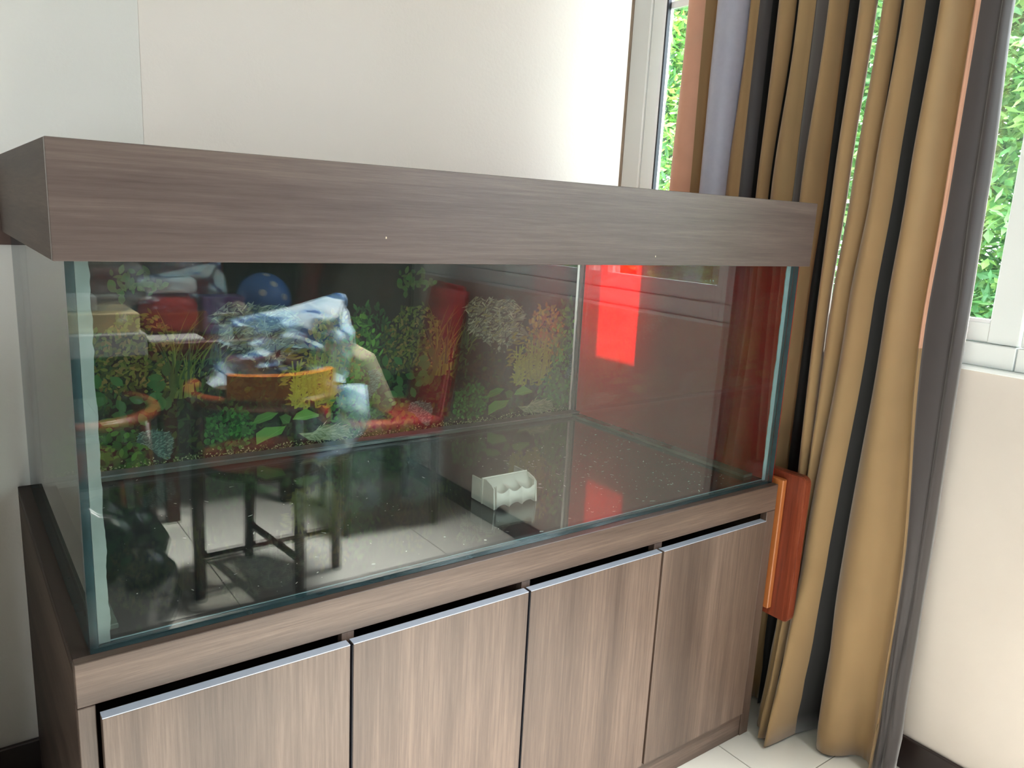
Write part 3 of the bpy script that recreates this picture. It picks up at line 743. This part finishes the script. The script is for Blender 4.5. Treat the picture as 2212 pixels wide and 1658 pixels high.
# ------------------------------------------------------------------ garden outside
gd = bobox('ground', (WX+0.14, 9, -9, 9, -0.95, -0.85), M['soil']); tag(gd, kind='structure')
def shrub(name, x, y, r, h, n, seed, label, cs):
    random.seed(seed)
    root = thing(name, (x, y, -0.85), label, 'tree', 'garden trees outside the windows')
    verts, faces, cols = [], [], []
    for i in range(n):
        # clusters
        th = random.uniform(0, 2*math.pi); u = random.random()**0.35; zz = random.uniform(-.5, h)
        kz = max(0.12, math.sqrt(max(0, 1-((zz-0.5*h)/(0.62*h))**2)))
        bump = 0.8 + 0.35*pnoise(Vector((math.cos(th)*2, math.sin(th)*2, zz*2.2+seed)))
        px, py, pz = x + r[0]*u*kz*bump*math.cos(th), y + r[1]*u*kz*bump*math.sin(th), zz
        base = random.choice(cs)
        for q in range(4):
            lx, ly, lz = px+random.gauss(0, .035), py+random.gauss(0, .035), pz+random.gauss(0, .035)
            d = Vector((random.gauss(-.5, .6), random.gauss(0, .7), random.gauss(-.25, .5))).normalized()
            sd = d.cross(Vector((random.gauss(0, .5), random.gauss(0, .5), 1))).normalized()
            ln, wd = random.uniform(.05, .095), random.uniform(.012, .021)
            p = Vector((lx, ly, lz)); b = len(verts); nrm = d.cross(sd)*.008
            verts += [tuple(p), tuple(p+d*ln*.5+sd*wd), tuple(p+d*ln), tuple(p+d*ln*.5-sd*wd), tuple(p+d*ln*.5-nrm)]
            faces += [(b, b+1, b+4), (b+1, b+2, b+4), (b+2, b+3, b+4), (b+3, b, b+4)]
            k = random.uniform(.95, 1.45); c = (base[0]*k, base[1]*k, base[2]*k, 1); cols += [c]*12
    me = bpy.data.meshes.new('foliage'); me.from_pydata(verts, [], faces)
    ca = me.color_attributes.new('Col', 'FLOAT_COLOR', 'CORNER')
    ca.data.foreach_set('color', [v for c in cols for v in c])
    me.materials.append(M['leaf'])
    o = bpy.data.objects.new('foliage', me); C.objects.link(o); o.parent = root; o.matrix_parent_inverse = Matrix.Translation(root.location).inverted(); o['kind'] = 'stuff'
    tubeobj('trunk', [(x, y, -.86), (x+.05, y, .2), (x-.03, y+.04, h*.8)], [.06, .045, .02], M['bark'], root)
    for a in range(4):
        an = a*1.6+seed; tubeobj('branch', [(x+.03, y, .1+.25*a), (x+.3*math.cos(an), y+.3*math.sin(an), .45+.25*a), (x+.5*math.cos(an)*r[0], y+.5*math.sin(an)*r[1], .8+.25*a)], [.02, .014, .006], M['bark'], root, 6)
gc = [srgb(96, 150, 60), srgb(150, 190, 84), srgb(70, 124, 54), srgb(186, 208, 110), srgb(60, 104, 56), srgb(120, 170, 90)]
gc2 = [srgb(90, 140, 80), srgb(130, 170, 110), srgb(70, 116, 70), srgb(150, 190, 110)]
shrub('garden_tree', 3.85, 3.1, (.75, 1.25), 2.05, 8500, 1, 'dense bright green tree seen past the left edge of the curtain', gc)
shrub('garden_tree', 3.7, 0.75, (.70, 1.15), 2.0, 7500, 2, 'feathery pale green tree seen between the right curtain edge and window frame', gc2)
shrub('garden_tree', 6.2, -1.2, (.75, 1.0), 0.7, 2600, 3, 'green garden tree beyond the windows behind the camera', gc)
shrub('garden_tree', 3.8, -3.0, (.80, 1.5), 1.2, 8000, 5, 'leafy garden tree reflected above the sill in the aquarium front', gc)

# made-up housing for the added fill light
pl = thing('fill_lamp', (1.35, -1.5, 2.05), 'added fill light panel above the dining end, unseen, brightening the floor', 'lamp')
for d in ((-.22, -.20, -.22, .22), (.20, .22, -.22, .22), (-.1995, .1995, -.22, -.20), (-.1995, .1995, .20, .22)):
    bobox('fill_lamp_frame', (1.35+d[0], 1.35+d[1], -1.5+d[2], -1.5+d[3], 2.0, 2.049), M['white'], pl)
bobox('fill_lamp_back', (1.1505, 1.5495, -1.6995, -1.3005, 2.03, 2.048), M['white'], pl)

# ------------------------------------------------------------------ things behind the camera, mirrored by the front glass
def arc(cx, cy, rx, ry, a0, a1, n, z0, z1=None):
    z1 = z0 if z1 is None else z1
    return [(cx+rx*math.cos(R(a0+(a1-a0)*k/n)), cy+ry*math.sin(R(a0+(a1-a0)*k/n)), z0+(z1-z0)*math.sin(math.pi*k/n)) for k in range(n+1)]
def round_chair(cx, cy, legs, z_rail, label, crest=True, rx=.24, ry=.24):
    root = thing('round_back_chair', (cx, cy, FLOOR), label, 'chair')
    bm = bmesh.new(); tube(bm, arc(cx, cy, rx, ry, -40, 220, 28, z_rail), .021, 10)
    bmesh.ops.recalc_face_normals(bm, faces=bm.faces); link('arm_rail', bm, M['chair_wood'], root)
    if crest:
        bm = bmesh.new(); P0 = []; pr = None
        for k in range(13):
            a = R(45+90*k/12)
            c, s = math.cos(a), math.sin(a)
            row = [bm.verts.new((cx+(rx+d)*c, cy+(ry+d)*s, z)) for d in (-.011, .011) for z in (z_rail+.018, z_rail+.095)]
            if pr:
                for i, j in ((0, 1), (1, 3), (3, 2), (2, 0)): bm.faces.new((pr[i], pr[j], row[j], row[i]))
            else: bm.faces.new([row[i] for i in (0, 1, 3, 2)])
            pr = row
        bm.faces.new([pr[i] for i in (0, 1, 3, 2)]); bmesh.ops.recalc_face_normals(bm, faces=bm.faces)
        link('crest_rail', bm, M['chair_amber'], root)
    bm = bmesh.new(); sz = FLOOR+.45
    ring = [bm.verts.new((cx+.215*math.cos(a), cy+.215*math.sin(a), z)) for z in (sz-.03, sz) for a in [2*math.pi*k/28 for k in range(28)]]
    for k in range(28): bm.faces.new((ring[k], ring[(k+1) % 28], ring[28+(k+1) % 28], ring[28+k]))
    bm.faces.new(ring[:28][::-1]); bm.faces.new(ring[28:]); link('seat', bm, M['chair_dark'], root)
    for k, (x, y, top) in enumerate(legs):
        if top: pts = [(x, y, FLOOR), (x, y, sz-.1), (cx+(x-cx)*.97, cy+(y-cy)*.97, z_rail)]
        else: pts = [(x, y, FLOOR), (x*.8+cx*.2, y*.8+cy*.2, sz-.02)]
        tubeobj('leg', pts, [.019, .021, .018][:len(pts)], M['chair_dark'], root)
    for (a, b, z) in ((0, 2, .13), (1, 3, .15)):
        if b < len(legs):
            tubeobj('stretcher', [(legs[a][0], legs[a][1], FLOOR+z), (legs[b][0], legs[b][1], FLOOR+z)], .012, M['chair_dark'], root)
    return root
round_chair(.745, -1.475, [(.788, -1.271, True), (.978, -1.408, True), (.743, -1.66, False), (.50, -1.402, True)], -.005, 'round-backed brown wooden armchair with amber crest rail, reflected in the aquarium')
round_chair(.19, -1.66, [(.367, -1.45, True), (-.02, -1.50, True), (.0, -1.82, False), (.36, -1.84, False)], -.07, 'second round-backed wooden armchair nearer the left, reflected in the glass', False)

# blue bag over the chair back
def sheet_bag():
    root = thing('plastic_bag', (.80, -1.5, -.23), 'crumpled pale blue plastic bag draped over the round armchair', 'bag')
    bm = bmesh.new(); N, Mz = 60, 30; rows = []
    for j in range(Mz+1):
        t = j/Mz; row = []
        for i in range(N+1):
            u = i/N; a = R(-20 + 220*u)
            k = (1.0 - .10*t - .35*max(0, t-.8)*5*max(0, t-.8)) + .05*math.sin(a*3+t*4); z = .03 + t*(.225 + .045*math.cos(a))
            r = .235*k*(1 + .16*pnoise(Vector((u*7, t*3, 1))) + .08*pnoise(Vector((u*22+t*6, t*5, 4))))
            lean = .05*t
            row.append(bm.verts.new((.80 + lean + r*1.0*math.cos(a), -1.50 + r*.85*math.sin(a), z + .012*math.sin(a*2.2+1)*t + .02*pnoise(Vector((u*9, t*6, 9))))))
        rows.append(row)
    for a, b in zip(rows, rows[1:]):
        for k in range(N): bm.faces.new((a[k], a[k+1], b[k+1], b[k])).smooth = True
    cv = bm.verts.new((.86, -1.50, .27))
    for k in range(N): bm.faces.new((rows[-1][k], rows[-1][k+1], cv)).smooth = True
    link('bag_skin', bm, M['bag'], root)
    bm = bmesh.new()
    tube(bm, [(.98, -1.30, .02), (.985, -1.285, -.09), (.93, -1.28, -.17), (.85, -1.27, -.21)], [.055, .06, .04, .01], 10)
    link('hanging_corner', bm, M['bag'], root)
sheet_bag()

# grey table with clutter on the left
tb = thing('side_table', (-.1, -2.2, FLOOR), 'grey-topped side table loaded with boxes and bags, reflected in the glass', 'table')
bobox('table_top', (-.75, .47, -2.55, -1.9, .055, .135), M['grey_top'], tb, .003, 1)
for x in (-.70, .41):
    for y in (-2.5, -1.95): bobox('leg', (x, x+.05, y, y+.05, FLOOR, .054), M['chair_dark'], tb)
tb2 = thing('dining_table', (.95, -2.6, FLOOR), 'dark wooden table carrying a blue ball and packages, reflected in the glass', 'table')
bobox('table_top', (.52, 1.14, -2.95, -2.08, .03, .065), M['chair_wood'], tb2, .004, 1)
for x in (.56, 1.04):
    for y in (-2.9, -2.16): bobox('leg', (x, x+.05, y, y+.05, FLOOR, .029), M['chair_dark'], tb2)
tag(bobox('cardboard_box', (.17, .455, -2.2, -1.93, .136, .205), M['cream'], None, .004, 1), 'low cream box on the grey side table', 'box')
t = thing('clear_bag', (.28, -2.05, .206), 'clear plastic bag with white papers on the cream box', 'bag')
blob('bag_skin', (.30, -2.05, .30), (.20, .12, .115), M['clear_bag'], t, .25, 2.2, 4, 3.3, flat=-.093)
bobox('paper_stack', (.20, .33, -2.1, -1.99, .2075, .26), M['white'], t, .003, 1)
t = thing('laundry_tub', (.62, -2.4, .066), 'red plastic tub with white lid on the dark table', 'tub')
blob('tub', (.64, -2.32, .15), (.11, .10, .083), M['red_cloth'], t, .03, 1, 3, 1, flat=-.083, sq=.6)
bobox('lid', (.54, .74, -2.40, -2.24, .236, .30), M['white'], t, .02, 3, True)
t = thing('gift_package', (.83, -2.3, .066), 'purple and white package with a round ring on the dark table', 'package')
bobox('carton', (.76, .93, -2.36, -2.24, .066, .22), M['purple'], t, .004, 1)
bm = bmesh.new(); tube(bm, arc(.845, -2.235, .045, .001, 0, 360, 24, .15), .006, 8, cap=False)
for v in bm.verts:
    pass
link('label_band', bm, M['white'], t)
tag(bobox('magazine', (.52, .72, -2.22, -2.10, .066, .076), M['white'], None, .001, 1), 'white magazine lying at the table edge, reflected in the glass', 'magazine')
t = thing('blue_ball', (1.05, -2.5, .066), 'glossy blue ball with white spots on the dark table', 'ball')
bm = bmesh.new(); bmesh.ops.create_uvsphere(bm, u_segments=32, v_segments=16, radius=.12)
for v in bm.verts: v.co += Vector((1.07, -2.42, .1855))
link('ball', bm, M['blue'], t, True)
for th, ph in ((80, 40), (60, 10), (110, 20), (90, 70)):
    d = Vector((math.cos(R(th))*math.cos(R(ph)), math.sin(R(th))*math.cos(R(ph)), math.sin(R(ph))))
    c = Vector((1.07, -2.42, .1855)) + d*.1205; u = d.orthogonal().normalized(); v_ = d.cross(u)
    bm = bmesh.new(); bm.faces.new([bm.verts.new(c + (u*math.cos(k*.785)+v_*math.sin(k*.785))*.016) for k in range(8)])
    link('spot', bm, M['white'], t)
t = thing('clear_sheet', (.64, -2.32, .3), 'crumpled clear plastic sheet lying on the white tub lid', 'sheet')
blob('sheet_skin', (.64, -2.32, .35), (.15, .11, .06), M['clear_bag'], t, .3, 1.8, 4, 7.7, flat=-.048)

# red chairs
def red_chair(x, y, a, label):
    root = empty('red_chair', (0, 0, 0)); tag(root, label, 'chair')
    bobox('seat', (-.23, .20, -.21, .21, .40, .47), M['red_cloth'], root, .02, 3, True)
    bm = bmesh.new(); box(bm, .17, .23, -.19, .19, .44, 1.0)
    for v in bm.verts:
        if v.co.z > .9: v.co.x += .10; v.co.y *= .82
    bmesh.ops.bevel(bm, geom=bm.edges[:], offset=.022, segments=3, affect='EDGES'); link('backrest', bm, M['red_cloth'], root, True)
    for sx in (-.20, .18):
        for sy in (-.18, .18): tubeobj('leg', [(sx, sy, 0), (sx*.95, sy*.95, .41)], [.014, .02], M['chair_dark'], root, 8)
    root.location = (x, y, FLOOR); root.rotation_euler = (0, 0, R(a))
    return root
red_chair(1.35, -1.80, 8, 'red vinyl dining chair beside the window wall, reflected in the aquarium')
red_chair(1.02, -3.7, 90, 'red vinyl dining chair far back by the dark wall, reflected')
o = bobox('cushion', (-.035, .035, -.16, .16, -.13, .13), M['beige'], None, .022, 3, True)
o.location = (1.28, -1.80, -.065); o.rotation_euler = (0, R(-24), R(8))
tag(bpy.data.objects['cushion'], 'beige cushion leaning on the red chair seat', 'cushion')
o = blob('black_bag', (.12, -1.16, FLOOR+.20), (.25, .14, .30), M['black'], None, .22, 2.2, 4, 6, flat=-.20)
tag(o, 'glossy black plastic bag on the floor in front of the chairs, reflected', 'bag')
